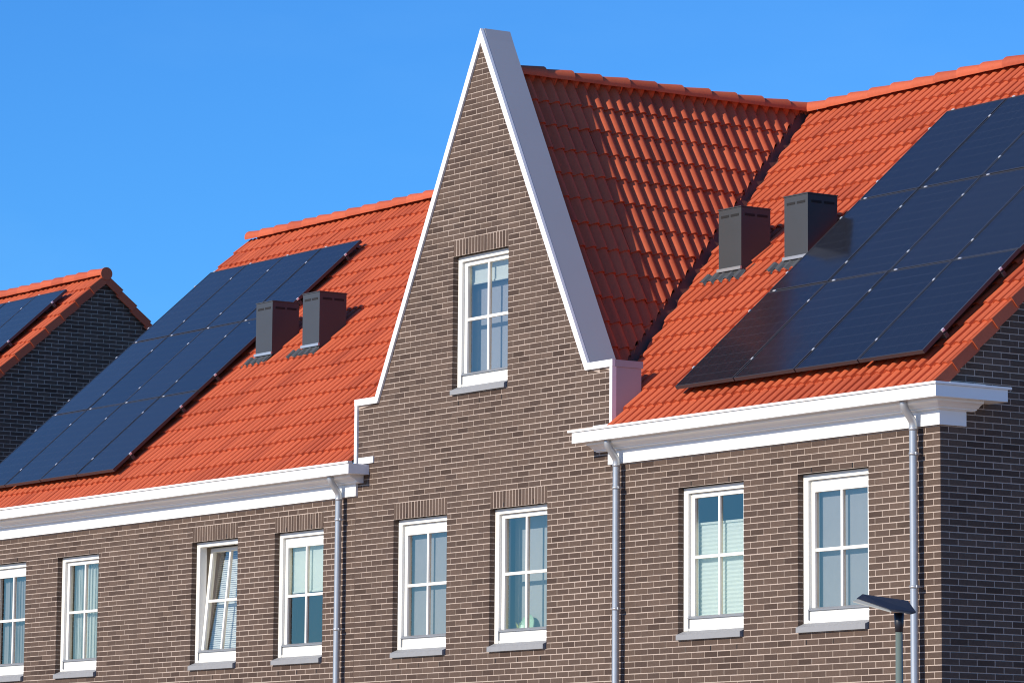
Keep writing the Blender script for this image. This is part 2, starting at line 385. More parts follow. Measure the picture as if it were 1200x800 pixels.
# right end wall
def end_wall(house, X, y0, y1, zb, ridge_y, vis):
    mp = lambda a, d, z: (X-d, a, z)
    def bound(z):
        t = (z-(EZ-0.15)-0.893*(0-EY))/SLOPE      # y where the roof passes z, front side
        t = max(t, 0.0); lo = max(y0, t); hi = min(y1, 2*ridge_y-t); return (lo, max(lo, hi))
    zr = EZ-0.15+SLOPE*(ridge_y-EY)
    W = Wall(house, 'end_wall', mp, y0, y1, 0.0, zr, (), bound); W.thick = 0.28
    # core as polygon
    q = MB(); zE = EZ-0.15+SLOPE*(0-EY)
    poly = [(0.0055, 0.0), (2*ridge_y, 0.0), (2*ridge_y, zE), (ridge_y, zr), (0.0055, zE)]
    q.prism(poly, X-0.28, X-0.0035, 'x'); W.obj = put('end_wall', q.mesh('end_wall', 'mortar'), house)
    W.zb = zb; W.zt = zr-0.02; W.vis = vis; W.phase = 0.11-BJ/2; W.corner = True
    return brick_list(W, ())
bx = end_wall(house_r, XR, 0.0, 2*RY, ZB, RY, lambda q: True)
emit_bricks(br+bx, 'r')
bf = end_wall(house_f, -20.17, 0.0, 9.2, 6.2, RY+0.10, lambda q: q[0][0] < 175)
emit_bricks(bf, 'f')
q = MB(); q.box(-30.6, -20.46, 0.02, 9.3, 0, 5.95); put('front_wall', q.mesh('front_wall', 'brick'), house_f)

# plain rear and side walls, and the rooms behind the windows
def shell(house, x0, x1, left=False):
    q = MB(); q.box(x0+.02, x1-.30, 8.92, 9.2, 0, 5.95)
    if left: q.box(x0, x0+.26, 0.29, 8.90, 0, 5.95)
    put('rear_wall', q.mesh('rear_wall', 'brick'), house)
shell(house_l, XL, XG0, True); shell(house_r, XG1, XR)
def room(house, x0, x1, z0, z1, y1=2.3):
    q = MB(); y0 = 0.285
    q.quad((x0, y0, z0), (x1, y0, z0), (x1, y1, z0), (x0, y1, z0)); q.quad((x0, y0, z1), (x0, y1, z1), (x1, y1, z1), (x1, y0, z1))
    q.quad((x0, y1, z0), (x1, y1, z0), (x1, y1, z1), (x0, y1, z1)); q.quad((x0, y0, z0), (x0, y1, z0), (x0, y1, z1), (x0, y0, z1)); q.quad((x1, y0, z0), (x1, y0, z1), (x1, y1, z1), (x1, y1, z0))
    put('room', q.raw('room', 'plaster'), house)
room(house_l, -15.3, -10.5, 2.9, 5.6); room(house_l, -10.3, -5.3, 2.9, 5.6)
room(house_g, -5.1, -0.2, 2.9, 5.6); room(house_g, -3.5, -1.78, 6.3, 8.32, 1.9); room(house_r, 0.05, 4.9, 2.9, 5.6)

# ------------------------------------------------------------------ windows
def add_window(house, key, thick, tilt=0.0):
    x0, zt = WINS[key]; x1 = x0+WW; zb = zt-WH; zf = zt-1.465
    f = MB(); y0, y1 = 0.070, 0.165; s = 0.080
    f.box(x0+.001, x0+s, y0, y1, zf, zt-.004); f.box(x1-s, x1-.001, y0, y1, zf, zt-.004)
    f.box(x0+s, x1-s, y0, y1, zt-.060, zt-.004)
    f.box(x0+s, x1-s, y0+.007, y1, zf, zt-1.345)
    win = put('window', f.mesh('window', 'cream'), house)
    si = MB(); si.prism([(-.032, zb+.003), (-.032, zb+.055), (0.068, zf-.002), (0.16, zf-.002), (0.16, zb+.003)], x0+.004, x1-.022, 'x')
    put('sill', si.mesh('sill', 'stone'), win)
    # sash: pivot along the bottom edge
    zp = zt-1.335; yp = 0.105
    R = Matrix.Translation((0, yp, zp)) @ Matrix.Rotation(-tilt, 4, 'X') @ Matrix.Translation((0, -yp, -zp))
    st = 0.115 if thick else 0.046; top = zt-.064; a0, a1 = x0+s+.004, x1-s-.004; w = 0.058
    gt, gb = top-st, zt-1.318; gl, gr = a0+w, a1-w; ys, yg = 0.105, 0.128
    m = MB(); m.box(a0, gl, ys, .16, zp+.002, top); m.box(gr, a1, ys, .16, zp+.002, top); m.box(gl, gr, ys, .16, gt, top)
    m.box(gl, gr, ys+.02, .16, zp+.002, gb+.004)
    sash = put('sash', m.mesh('sash', 'cream'), win, R)
    d = MB(); d.prism([(0.058, zt-1.344), (0.058, zt-1.332), (0.106, zt-1.312), (0.106, zt-1.344)], x0+s+.002, x1-s-.002, 'x')
    put('drip_rail', d.mesh('drip_rail', 'alu'), win)
    e = MB(); e.box(x0+s+.001, x0+s+.016, .062, .0765, zf+.03, zt-1.345); put('drip_end', e.mesh('drip_end', 'alu'), win)
    xm = (gl+gr)/2; zm = (gt+gb)/2; h = 0.016
    v = MB(); v.box(xm-h, xm+h, ys+.004, .145, gb, gt); put('glazing_bar', v.mesh('glazing_bar', 'cream'), win, R)
    v = MB(); v.box(gl, gr, ys+.006, .144, zm-h, zm+h); put('glazing_bar', v.mesh('glazing_bar', 'cream'), win, R)
    for (pa, pb) in ((gl, xm-h), (xm+h, gr)):
        for (qa, qb) in ((gb, zm-h), (zm+h, gt)):
            p = MB(); p.quad((pa, yg, qa), (pb, yg, qa), (pb, yg, qb), (pa, yg, qb)); put('pane', p.raw('pane', 'glass'), win, R)
    # inner reveal and window board
    n = MB(); n.box(x0-.02, x1+.02, .167, .36, zf-.03, zf+.03); put('window_board', n.mesh('window_board', 'white'), win)
    return win
for k, hs_, th, ti in (('W1', house_l, 1, 0), ('W2', house_l, 0, 0), ('W3', house_l, 0, math.radians(5.2)), ('W4', house_l, 1, 0), ('W5', house_g, 1, 0), ('W6', house_g, 0, 0), ('WG', house_g, 0, 0), ('W7', house_r, 0, 0), ('W8', house_r, 1, 0)):
    add_window(hs_, k, th, ti)

# weep holes over the heads and under the sills, movement joint, pipe penetrations
def weep(wall, x, z, h=.048):
    q = MB(); q.box(x-.0055, x+.0055, -.0022, .004, z-h/2, z+h/2); put('weep_hole', q.mesh('weep_hole', 'black'), wall)
for k, wl in (('W1', WLf), ('W2', WLf), ('W3', WLf), ('W4', WLf), ('W5', WGf), ('W6', WGf), ('WG', WGf), ('W7', WRf), ('W8', WRf)):
    xx, zt = WINS[k]
    for t in ((.24, .76) if k in SOLD else (.2, .78)): weep(wl.obj, xx+WW*t, zt+.030)
    for t in (.12, .5, .9): weep(wl.obj, xx+WW*t, zt-WH-1.5*C)

# blinds and curtains
def sheet(name, mat, x0, x1, y, z0, z1, label, cat, amp=0.0, waves=9, tilt=0.0, ridges=0):
    q = MB(); n = waves*8 if amp else 2; nz = max(1, ridges*2)
    def P(i, j):
        x = x0+(x1-x0)*i/n; t = j/nz
        yy = y+(amp*math.sin(2*math.pi*waves*i/n)*(0.7+0.3*math.sin(i*.7)) if amp else 0)+(0.006*(j % 2) if ridges else 0)
        return (x, yy, z0+(z1-z0)*t)
    for i in range(n):
        for j in range(nz): q.quad(P(i, j), P(i+1, j), P(i+1, j+1), P(i, j+1), smooth=bool(amp))
    if not amp: q.box(x0-.005, x1+.005, y-.012, y+.014, z0-.012, z0+.008); q.box(x0-.005, x1+.005, y-.012, y+.014, z1-.006, z1+.016)
    me = q.mesh(name, mat)
    if amp:
        bm = bmesh.new(); bm.from_mesh(me); bmesh.ops.remove_doubles(bm, verts=bm.verts, dist=1e-4); bm.to_mesh(me); bm.free()
    return put(name, me, label=label, cat=cat)
def span(k): return WINS[k][0]+.04, WINS[k][0]+WW-.06
a, b = span('W7'); sheet('pleated_blind', 'blind', a, b, .19, ZT-1.31, ZT-.375, 'pale green pleated blind covering lower two thirds of window right of the middle downpipe', 'blind', ridges=22)
a, b = span('W4'); sheet('roller_blind', 'blind', a, b, .19, ZT-.70, ZT-.10, 'pale green roller blind drawn half down in window beside the left downpipe', 'blind')
a, b = span('W2'); sheet('curtain', 'curtain', a+.02, b, .21, ZT-1.36, ZT-.06, 'white pleated curtain in the second window from the left edge', 'curtain', amp=.022, waves=11)
a, b = span('W1'); sheet('curtain', 'greycloth', a, b, .21, ZT-1.36, ZT-.06, 'dark grey curtain in the window cut off by the left edge', 'curtain', amp=.02, waves=9)
a, b = span('W5'); sheet('roller_blind', 'greycloth', a, b, .20, ZT-1.33, ZT-.10, 'grey roller blind drawn fully down in left lower window of the gable', 'blind')
a, b = span('W6'); sheet('roller_blind', 'blindgrey', a-.03, b+.03, .33, ZT-1.40, ZT-.06, 'pale grey blind drawn down behind the round dish in right lower gable window', 'blind')
a, b = span('W8'); sheet('roller_blind', 'greycloth', a, b, .20, ZT-1.35, ZT-.10, 'grey roller blind drawn fully down in the rightmost window', 'blind')
a, b = span('WG'); sheet('roller_blind', 'curtain', a, b, .20, ZGT-.30, ZGT-.10, 'white roller blind rolled nearly up in the high gable window', 'blind')
# venetian blind in the tilted window
a, b = span('W3'); q = MB()
for i in range(46):
    z = ZT-1.30+i*.0265; yy = .235+ (i/46)*.15
    q.quad((a, yy-.007, z-.0115), (b, yy-.007, z-.0115), (b, yy+.007, z+.0115), (a, yy+.007, z+.0115))
ven = thing('venetian_blind', ((a+b)/2, .3, ZT-1.31), 'white venetian blind behind the tilted open window', 'blind')
put('slats', q.raw('slats', 'slat'), ven, kind='stuff')
q = MB(); q.box(a, b, .385, .42, ZT-.09, ZT-.05); put('head_rail', q.mesh('head_rail', 'slat'), ven)
q = MB(); q.box(a, b, .22, .25, ZT-1.335, ZT-1.315); put('bottom_rail', q.mesh('bottom_rail', 'slat'), ven)
# round dish and plant on the board of W6
zc = ZT-1.435+0.0; xc = -2.02
dish = thing('round_dish', (xc, .26, zc), 'round pale green dish standing on the sill of right lower gable window', 'dish')
q = MB(); n = 28
ring = [(0.0, .010), (.09, .004), (.125, -.012), (.135, -.022), (.125, -.004), (.09, .016), (0.0, .022)]
tl = Matrix.Translation((xc, .255, zc+.145)) @ Matrix.Rotation(math.radians(-14), 4, 'X')
for i in range(n):
    for (ra, ya), (rb, yb) in zip(ring[:-1], ring[1:]):
        t0, t1 = 2*math.pi*i/n, 2*math.pi*(i+1)/n
        pts = [tl @ Vector((r*math.cos(t), y_, r*math.sin(t))) for r, y_, t in ((ra, ya, t0), (ra, ya, t1), (rb, yb, t1), (rb, yb, t0))]
        q.quad(*pts, smooth=True)
put('plate', q.mesh('plate', 'green'), dish)
q = MB(); q.box(xc-.06, xc+.06, .22, .30, zc+.005, zc+.03); put('stand', q.mesh('stand', 'white'), dish)
pl = thing('potted_plant', (xc-.17, .24, zc), 'small yellow green plant beside the round dish in gable window', 'plant')
q = MB(); q.tube([(xc-.17, .25, zc+.005), (xc-.17, .25, zc+.08)], [.03, .04], 12); put('pot', q.mesh('pot', 'white'), pl)
q = MB()
for i in range(26):
    an = random.uniform(0, 6.28); le = random.uniform(.06, .14); c0 = Vector((xc-.17, .25, zc+.08)); d = Vector((math.cos(an)*.5, math.sin(an)*.25, 1)).normalized(); s_ = Vector((-math.sin(an), math.cos(an), 0))*.012
    q.quad(c0, c0+d*le*.5+s_, c0+d*le, c0+d*le*.5-s_)
put('leaves', q.raw('leaves', 'yellow'), pl)

# ------------------------------------------------------------------ cornices and gutters
def sweep(prof, x0, xc=None, y1=None, x1=None):
    """closed profile (d = distance out from the wall, z) run along the facade and, with xc, round the right corner"""
    q = MB(); n = len(prof)
    if xc is None: st = [[(x0, -d, z) for d, z in prof], [(x1, -d, z) for d, z in prof]]
    else: st = [[(x0, -d, z) for d, z in prof], [(xc+d, -d, z) for d, z in prof], [(xc+d, y1, z) for d, z in prof]]
    for A, B in zip(st[:-1], st[1:]):
        for k in range(n): q.quad(A[k], B[k], B[(k+1) % n], A[(k+1) % n])
    q.quad(*st[0]); q.quad(*reversed(st[-1]))
    return q
P_BOX = [(0.002, 5.912), (0.280, 5.912), (0.280, 6.026), (0.262, 6.026), (0.262, 5.965), (0.002, 5.965)]
P_LIP = [(0.235, 6.028), (0.296, 6.028), (0.298, 6.040), (0.296, 6.052), (0.235, 6.052)]
P_MOULD = [(0.002, 5.911), (0.185, 5.911), (0.185, 5.888), (0.165, 5.882), (0.140, 5.872), (0.120, 5.858), (0.105, 5.846), (0.085, 5.842), (0.085, 5.832), (0.060, 5.828), (0.060, 5.822), (0.002, 5.822)]
P_FAS = [(-0.05, 5.680), (0.030, 5.680), (0.030, 5.8215), (-0.05, 5.8215)]
def cornice(house, kw_box, kw_lip, kw_m, kw_f):
    c = put('cornice', sweep(P_FAS, **kw_f).mesh('cornice', 'white'), house)
    put('moulding', sweep(P_MOULD, **kw_m).mesh('moulding', 'white'), c)
    g_ = put('gutter', sweep(P_BOX, **kw_box).mesh('gutter', 'white'), house)
    put('gutter_lip', sweep(P_LIP, **kw_lip).mesh('gutter_lip', 'white'), g_)
    return g_
gr_ = cornice(house_r, dict(x0=-.43, xc=XR, y1=.60), dict(x0=-.49, xc=XR, y1=.64), dict(x0=-.30, xc=XR, y1=.385), dict(x0=-.125, xc=XR, y1=.30))
gl_ = cornice(house_l, dict(x0=-15.9, x1=-4.915), dict(x0=-15.9, x1=-4.905), dict(x0=-15.8, x1=-5.03), dict(x0=-15.63, x1=-5.155))
for (a, b, g_) in ((-.431, -.415, gr_), (-4.931, -4.914, gl_)):
    q = MB(); q.box(a, b, -.2805, -.002, 5.911, 6.027); put('gutter_end', q.mesh('gutter_end', 'white'), g_)
q = MB(); q.box(XR+.002, XR+.2805, .59, .601, 5.911, 6.027); put('gutter_end', q.mesh('gutter_end', 'white'), gr_)
for (a, b, g_) in ((-.42, -.12, gr_), (-5.13, -4.81, gl_)):
    q = MB(); q.box(a, b, -.018, .002, 6.04, 6.115); put('back_plate', q.mesh('back_plate', 'white'), g_)
q = MB(); q.box(XR+.002, XR+.10, .05, .48, 6.054, 6.085); put('end_cap', q.mesh('end_cap', 'white'), gr_)
# downpipes: straight run, swan neck and clips
def downpipe(house, X, Y=-.088):
    q = MB(); r = .0385
    q.tube([(X, Y, .05), (X, Y, 3.0), (X, Y, 5.68), (X, Y-.004, 5.715), (X, Y-.02, 5.745), (X, Y-.095, 5.835), (X, Y-.112, 5.865), (X, Y-.116, 5.895), (X, Y-.116, 5.915)], r, 16)
    q.tube([(X, Y, 5.64), (X, Y, 5.675)], r+.004, 16)
    p = put('downpipe', q.mesh('downpipe', 'zinc'), house)
    for z in (5.42, 4.16, 2.9):
        c = MB(); c.tube([(X, Y, z-.014), (X, Y, z+.014)], r+.006, 16); c.tube([(X+.03, Y, z), (X+.03, .0, z)], .007, 6); c.box(X+.036, X+.058, Y-.012, Y+.012, z-.014, z+.014)
        put('pipe_clip', c.mesh('pipe_clip', 'zinc'), p)
downpipe(house_l, -5.43); downpipe(house_r, .112); downpipe(house_r, 4.985)

# ------------------------------------------------------------------ gable trim, coping and kneelers
T = 0.075; AO = GAPEX+T*math.sqrt(1+GS*GS)
def gable_ring(grow=0.0):
    zi = GZ0; zo = GZ0+T+grow; ao = AO+grow*math.sqrt(1+GS*GS)
    hi = (GAPEX-zi)/GS; ho = (ao-zo)/GS
    inner = [(XG0+.045, zi), (GX-hi, zi), (GX, GAPEX), (GX+hi, zi), (XG1-.045, zi)]
    outer = [(XG0-.015, zo), (GX-ho, zo), (GX, ao), (GX+ho, zo), (XG1+.012, zo)]
    inner[0] = (XG0-.015, zi); inner[-1] = (XG1+.012, zi)
    return inner, outer
def ring_mesh(name, mat, y0, y1, grow=0.0):
    inn, out = gable_ring(grow); q = MB()
    for k in range(4):
        q.prism([inn[k], inn[k+1], out[k+1], out[k]], y0, y1, 'y')
    me = q.mesh(name, mat)
    bm = bmesh.new(); bm.from_mesh(me); bmesh.ops.remove_doubles(bm, verts=bm.verts, dist=1e-5)
    dd = {}
    for f in bm.faces: dd.setdefault(tuple(sorted(v.index for v in f.verts)), []).append(f)
    bmesh.ops.delete(bm, geom=[f for fs in dd.values() if len(fs) > 1 for f in fs], context='FACES')
    bmesh.ops.recalc_face_normals(bm, faces=bm.faces); bm.to_mesh(me); bm.free(); return me
trim = put('gable_trim', ring_mesh('gable_trim', 'white', -.026, .012), house_g)
cop = put('coping', ring_mesh('coping', 'coping', .0125, .375, -.002), house_g)
q = MB(); q.prism([(GX-.085, AO-.165), (GX, AO+.004), (GX+.085, AO-.165), (GX+.080, AO-.172), (GX, AO-.012), (GX-.080, AO-.172)], .03, .376, 'y'); put('apex_cap', q.mesh('apex_cap', 'coping'), cop)
for (xa, xb, side) in ((XG0-.012, XG0+.045, -1), (XG1-.040, XG1+.008, 1)):
    q = MB(); q.box(xa, xb, -.024, .03, 6.056, GZ0-.001); put('gable_trim', q.mesh('gable_trim', 'white'), house_g)
    xo = XG1+.004 if side > 0 else XG0-.008
    q = MB(); q.box(min(xo, xo-side*.3), max(xo, xo-side*.3), .031, .357, 5.92, GZ0-.001); put('kneeler', q.mesh('kneeler', 'coping'), house_g)
# parapet body behind the brick face
q = MB(); h6 = (GAPEX-GZ0)/GS-.02; q.prism([(GX-h6, GZ0), (GX+h6, GZ0), (GX, GAPEX-.04)], .285, .35, 'y'); put('parapet', q.mesh('parapet', 'coping'), house_g)

# ------------------------------------------------------------------ roof tiles
TW, TG, LIFT, HR = 0.30, 0.3337, 0.023, 0.050
PROF = [(0, .0), (.018, .04), (.044, .66), (.075, 1.0), (.104, .94), (.122, .62), (.1275, .0), (.15, .0)]
def prof(x):
    x = x % 0.15
    for (a, ha), (b, hb) in zip(PROF[:-1], PROF[1:]):
        if a <= x <= b: return HR*(ha+(hb-ha)*(x-a)/(b-a))
    return 0.0
def tile_mesh():
    """two rolls with a rounded left flank and a steep right flank, nose lip at the lower end"""
    q = MB(); L_ = .385
    strips = []
    for k in (0, 1):
        o = .15*k; P = [(o+a, HR*h) for a, h in PROF]
        strips += [(P[:6], True), (P[5:7], False), (P[6:8], False)]
    for pts, sm in strips:
        n = len(pts); o = len(q.v)
        q.v += [(x, 0.0, z+LIFT) for x, z in pts]+[(x, L_, z+LIFT*(1-L_/TG)) for x, z in pts]+[(x, 0.0, z+LIFT) for x, z in pts]+[(x, .004, z-.001) for x, z in pts]
        for i in range(n-1):
            q.f.append((o+i, o+i+1, o+n+i+1, o+n+i)); q.sm.append(sm)
            q.f.append((o+3*n+i, o+3*n+i+1, o+2*n+i+1, o+2*n+i)); q.sm.append(False)
    return q.raw('roof_tile', 'tile')
TILE = tile_mesh()
def roof_frame(origin, u, v):
    n = u.cross(v); mt = Matrix((u, v, n)).transposed().to_4x4(); mt.translation = origin; return mt
def clip_mesh(me, mw, planes):
    bm = bmesh.new(); bm.from_mesh(me); inv = mw.inverted()
    for (co, no) in planes:
        nl = (inv.to_3x3() @ no).normalized()
        bmesh.ops.bisect_plane(bm, geom=bm.verts[:]+bm.edges[:]+bm.faces[:], dist=1e-6, plane_co=inv @ co, plane_no=nl, clear_outer=True)
    if not bm.faces: bm.free(); return None
    out = bpy.data.meshes.new('roof_tile'); bm.to_mesh(out); bm.free(); out.materials.append(M['tile']) if not out.materials else None
    return out
def lay_tiles(roof, frame, cols, rows, u0=0.0, keep=None, planes=None, hidden=None, limit=300, near=None):
    """keep(center)-> bool, planes: cutting planes (co, outward normal)"""
    recs = []
    for r in range(rows):
        for c in range(cols):
            mw = frame @ Matrix.Translation((u0+c*TW, r*TG, 0))
            corners = [mw @ Vector(p) for p in ((0, 0, .03), (TW, 0, .03), (TW, .34, .03), (0, .34, .03))]
            ctr = sum(corners, Vector())/4
            if keep and not keep(ctr): continue
            me = TILE
            if near and ctr.y < .36:
                co, no = near
                sd_ = [(p-co).dot(no) > 0 for p in corners]
                if all(sd_): continue
                if any(sd_): me = clip_mesh(TILE, mw, [near])
            elif planes:
                side = [[(p-co).dot(no) > 0 for p in corners] for co, no in planes]
                if any(all(s) for s in side): continue
                if any(any(s) for s in side):
                    me = clip_mesh(TILE, mw, planes)
                    if me is None: continue
            recs.append((mw, me, ctr))
    sc_ = []
    for i, (mw, me, ctr) in enumerate(recs):
        x, y = px(ctr)
        if 4 < x < 1196 and 4 < y < 796 and not (hidden and hidden(ctr)): sc_.append(((ctr-CAM).length, i))
    sc_.sort(); pick = {i for _, i in sc_[:limit]}
    bulk = MB(); pc = []
    for i, (mw, me, ctr) in enumerate(recs):
        jit = Matrix.Translation((random.gauss(0, .0012), random.gauss(0, .003), random.uniform(-.001, .005))) @ Matrix.Rotation(random.gauss(0, .009), 4, 'Y') @ Matrix.Rotation(random.gauss(0, .006), 4, 'Z')
        W_ = mw @ jit
        if i in pick: put('roof_tile', me, roof, W_)
        else:
            rv = random.random(); pc += [rv]*len(me.polygons)
            o = len(bulk.v); bulk.v += [tuple(W_ @ v.co) for v in me.vertices]
            for p in me.polygons: bulk.f.append(tuple(o+k for k in p.vertices)); bulk.sm.append(p.use_smooth)
    if bulk.v: put('roof_tiles', bulk.raw('roof_tiles', 'tile', pc), roof, kind='stuff')
al = math.atan(SLOPE); VS = Vector((0, math.cos(al), math.sin(al))); NS = Vector((0, -math.sin(al), math.cos(al)))
CREST = HR+LIFT*.5
def base_pt(x): return Vector((x, EY, EZ))-NS*CREST
# valley between cross roof (facing +X) and the right roof; and its mirror on the left roof
def valley_y(z): return EY+(z-EZ)/SLOPE
V0 = Vector((GX+(CROSS_Z-6.6)/GS, valley_y(6.6), 6.6)); V1 = Vector((GX, valley_y(CROSS_Z), CROSS_Z))
vd = Vector((V1.x-V0.x, V1.y-V0.y, 0)).normalized(); vn = Vector((vd.y, -vd.x, 0))       # points to +X, towards the right roof
V0m = Vector((2*GX-V0.x, V0.y, V0.z)); vnm = Vector((-vn.x, vn.y, 0))
def slab(roof_parent, name, x0, x1, g0, g1):
    """roof deck under the tiles; between g0 and g1 it starts behind the gable parapet"""
    q = MB(); t = CREST+.012
    def at(x, y): return (x, y, EZ+SLOPE*(y-EY)-t/math.cos(al))
    q.quad(at(x0, EY+.02), at(x1, EY+.02), at(x1, RY), at(x0, RY))
    q.quad(at(g0, .34), at(g1, .34), at(g1, RY), at(g0, RY))
    lo, hi = min(x0, g0), max(x1, g1); zr = at(0, RY)[2]
    q.quad((lo, RY, zr), (hi, RY, zr), (hi, 2*RY-EY, EZ-.05), (lo, 2*RY-EY, EZ-.05))
    return put(name, q.raw(name, 'underlay'), roof_parent)
ROWS = 19
# right roof
roof_r = slab(house_r, 'roof', XG1+.01, XR+.02, GX, XG1+.01)
cols_r = 18; XV = XR+.055                                  # verge line
u0r = XV-.16-cols_r*TW
def vpos(P): return None
PAN_R = (.80, 4.95); PAN_L = (-15.36, -11.27); PY0, PY1 = .165, 3.85
lay_tiles(roof_r, roof_frame(base_pt(0), Vector((1, 0, 0)), VS), 27, ROWS, u0=XV-.16-27*TW,
          keep=lambda c: c.x > -2.9, near=(Vector((XG1+.012, 0, 0)), Vector((-1, 0, 0))),
          planes=[(V0+vn*.045, -vn)],
          hidden=lambda c: PAN_R[0]+.1 < c.x < PAN_R[1]-.1 and PY0+.2 < c.y < PY1-.1)
# left roof
roof_l = slab(house_l, 'roof', XL-.02, XG0-.01, XG0-.01, GX)
lay_tiles(roof_l, roof_frame(base_pt(0), Vector((1, 0, 0)), VS), 43, ROWS, u0=XL-.055+.16,
          keep=lambda c: c.x < -2.4, near=(Vector((XG0-.02, 0, 0)), Vector((1, 0, 0))),
          planes=[(V0m-vnm*-.045 if False else V0m+vnm*.045, -vnm)],
          hidden=lambda c: PAN_L[0]+.1 < c.x < PAN_L[1]-.1 and PY0+.2 < c.y < PY1-.1)
# cross roof over the gable
be = math.atan(GS); VC = Vector((-math.cos(be), 0, math.sin(be))); NC = Vector((math.sin(be), 0, math.cos(be))); 
LC = (CROSS_Z-6.3)/math.sin(be); rows_c = int(LC/TG)
ridge_pt = Vector((GX, 0, CROSS_Z))-NC*CREST
orig_c = ridge_pt-VC*(rows_c*TG+.05)
q = MB(); zb_ = 6.2; t = CREST+.012
for s in (1, -1):
    w0 = (CROSS_Z-zb_)/GS; q.quad((GX, .36, CROSS_Z-t/math.cos(be)), (GX, 4.7, CROSS_Z-t/math.cos(be)), (GX+s*w0, .72, zb_-t/math.cos(be)), (GX+s*w0, .36, zb_-t/math.cos(be)))
roof_g = put('roof', q.raw('roof', 'underlay'), house_g)
lay_tiles(roof_g, roof_frame(Vector((orig_c.x, .372, orig_c.z)), Vector((0, 1, 0)), VC), 15, rows_c,
          planes=[(V0-vn*.055, vn)])
# left slope of the cross roof (turned away from the street camera)
VC2 = Vector((math.cos(be), 0, math.sin(be))); orig2 = Vector((2*GX-orig_c.x, 0, orig_c.z))
lay_tiles(roof_g, roof_frame(Vector((orig2.x, .372+15*TW, orig2.z)), Vector((0, -1, 0)), VC2), 15, rows_c, planes=[(V0m-vnm*.055, vnm)], limit=0)
# valley linings
for (A, B, n_, par) in ((V0, V1, vn, house_g), (V0m, Vector((2*GX-V1.x, V1.y, V1.z)), vnm, house_g)):
    q = MB(); s = .16; sg = 1 if n_.x > 0 else -1
    dn = Vector((0, 0, -.066))
    ra = Vector((sg*s, 0, 0)); ca = Vector((0, -s*1.0, 0))*1.0     # sideways along the main roof; down-street along the cross roof
    q.quad(A+dn, B+dn, B+dn+ra, A+dn+ra); q.quad(B+dn, A+dn, A+dn+ca, B+dn+ca)
    put('valley_lining', q.raw('valley_lining', 'valley'), par)
# far roof
FX = -20.17; FDY = .10
q = MB(); t = CREST+.012
a_ = Vector((0, EY+FDY, EZ))-NS*t; b_ = Vector((0, RY+FDY, RIDGE))-Vector((0, 0, t/math.cos(al)))
q.quad((-30.7, a_.y, a_.z), (FX+.02, a_.y, a_.z), (FX+.02, b_.y, b_.z), (-30.7, b_.y, b_.z)); q.quad((-30.7, b_.y, b_.z), (FX+.02, b_.y, b_.z), (FX+.02, 2*RY-EY+FDY, EZ-.05), (-30.7, 2*RY-EY+FDY, EZ-.05))
roof_f = put('roof', q.raw('roof', 'underlay'), house_f)
PAN_F = (-24.6, -20.6)
lay_tiles(roof_f, roof_frame(base_pt(0)+Vector((0, FDY, 0)), Vector((1, 0, 0)), VS), 34, ROWS, u0=FX+.055-.16-34*TW,
          hidden=lambda c: PAN_F[0] < c.x < PAN_F[1] and .3 < c.y < 4.3, limit=60)

# ridge tiles
def ridge_mesh(length, r=.108):
    q = MB(); n = 10
    def ring(y, rr, dz): return [(rr*1.06*math.cos(math.pi*(-.12+1.24*k/n)), y, rr*.92*math.sin(math.pi*(-.12+1.24*k/n))+dz) for k in range(n+1)]
    A, B, Cc = ring(0, r, 0), ring(length+.05, r*.76, -.006), ring(.0, r-.016, 0)
    q.v = A+B+[tuple(p) for p in A]+Cc; m_ = n+1
    for k in range(n):
        q.f.append((k+1, k, m_+k, m_+k+1)); q.sm.append(True); q.f.append((2*m_+k, 2*m_+k+1, 3*m_+k+1, 3*m_+k)); q.sm.append(False)
    return q.raw('ridge_tile', 'tile')
RT = .385; RIDGE_TILE = ridge_mesh(RT)
def lay_ridge(roof, start, d, length):
    """the wide end of each tile (at its start) covers the narrow end of the tile before it"""
    n = int(round(length/RT)); st = length/n; d = d.normalized(); x = d.cross(Vector((0, 0, 1))).normalized()
    for k in range(n):
        mw = Matrix((x, d, Vector((0, 0, 1)))).transposed().to_4x4(); mw.translation = start+d*(k*st)
        put('ridge_tile', RIDGE_TILE, roof, mw @ Matrix.Translation((random.gauss(0, .002), 0, random.gauss(0, .0015))) @ Matrix.Rotation(random.gauss(0, .006), 4, 'X'))
ZR = RIDGE-.008
lay_ridge(roof_r, Vector((GX+.05, RY, ZR)), Vector((1, 0, 0)), XR-GX-.03)
lay_ridge(roof_l, Vector((XL-.06, RY, ZR)), Vector((1, 0, 0)), GX-XL)
lay_ridge(roof_g, Vector((GX, RY+.04, CROSS_Z-.015)), Vector((0, -1, 0)), RY+.04-.425)
lay_ridge(roof_f, Vector((FX-10.35, RY+FDY, ZR)), Vector((1, 0, 0)), 10.36)
def disc(roof, X, y):
    q = MB(); q.tube([(X-.02, y, ZR-.012), (X+.012, y, ZR-.012)], .098, 24); put('ridge_end', q.mesh('ridge_end', 'tile'), roof)
disc(roof_f, FX+.06, RY+FDY); disc(roof_r, XR+.05, RY)
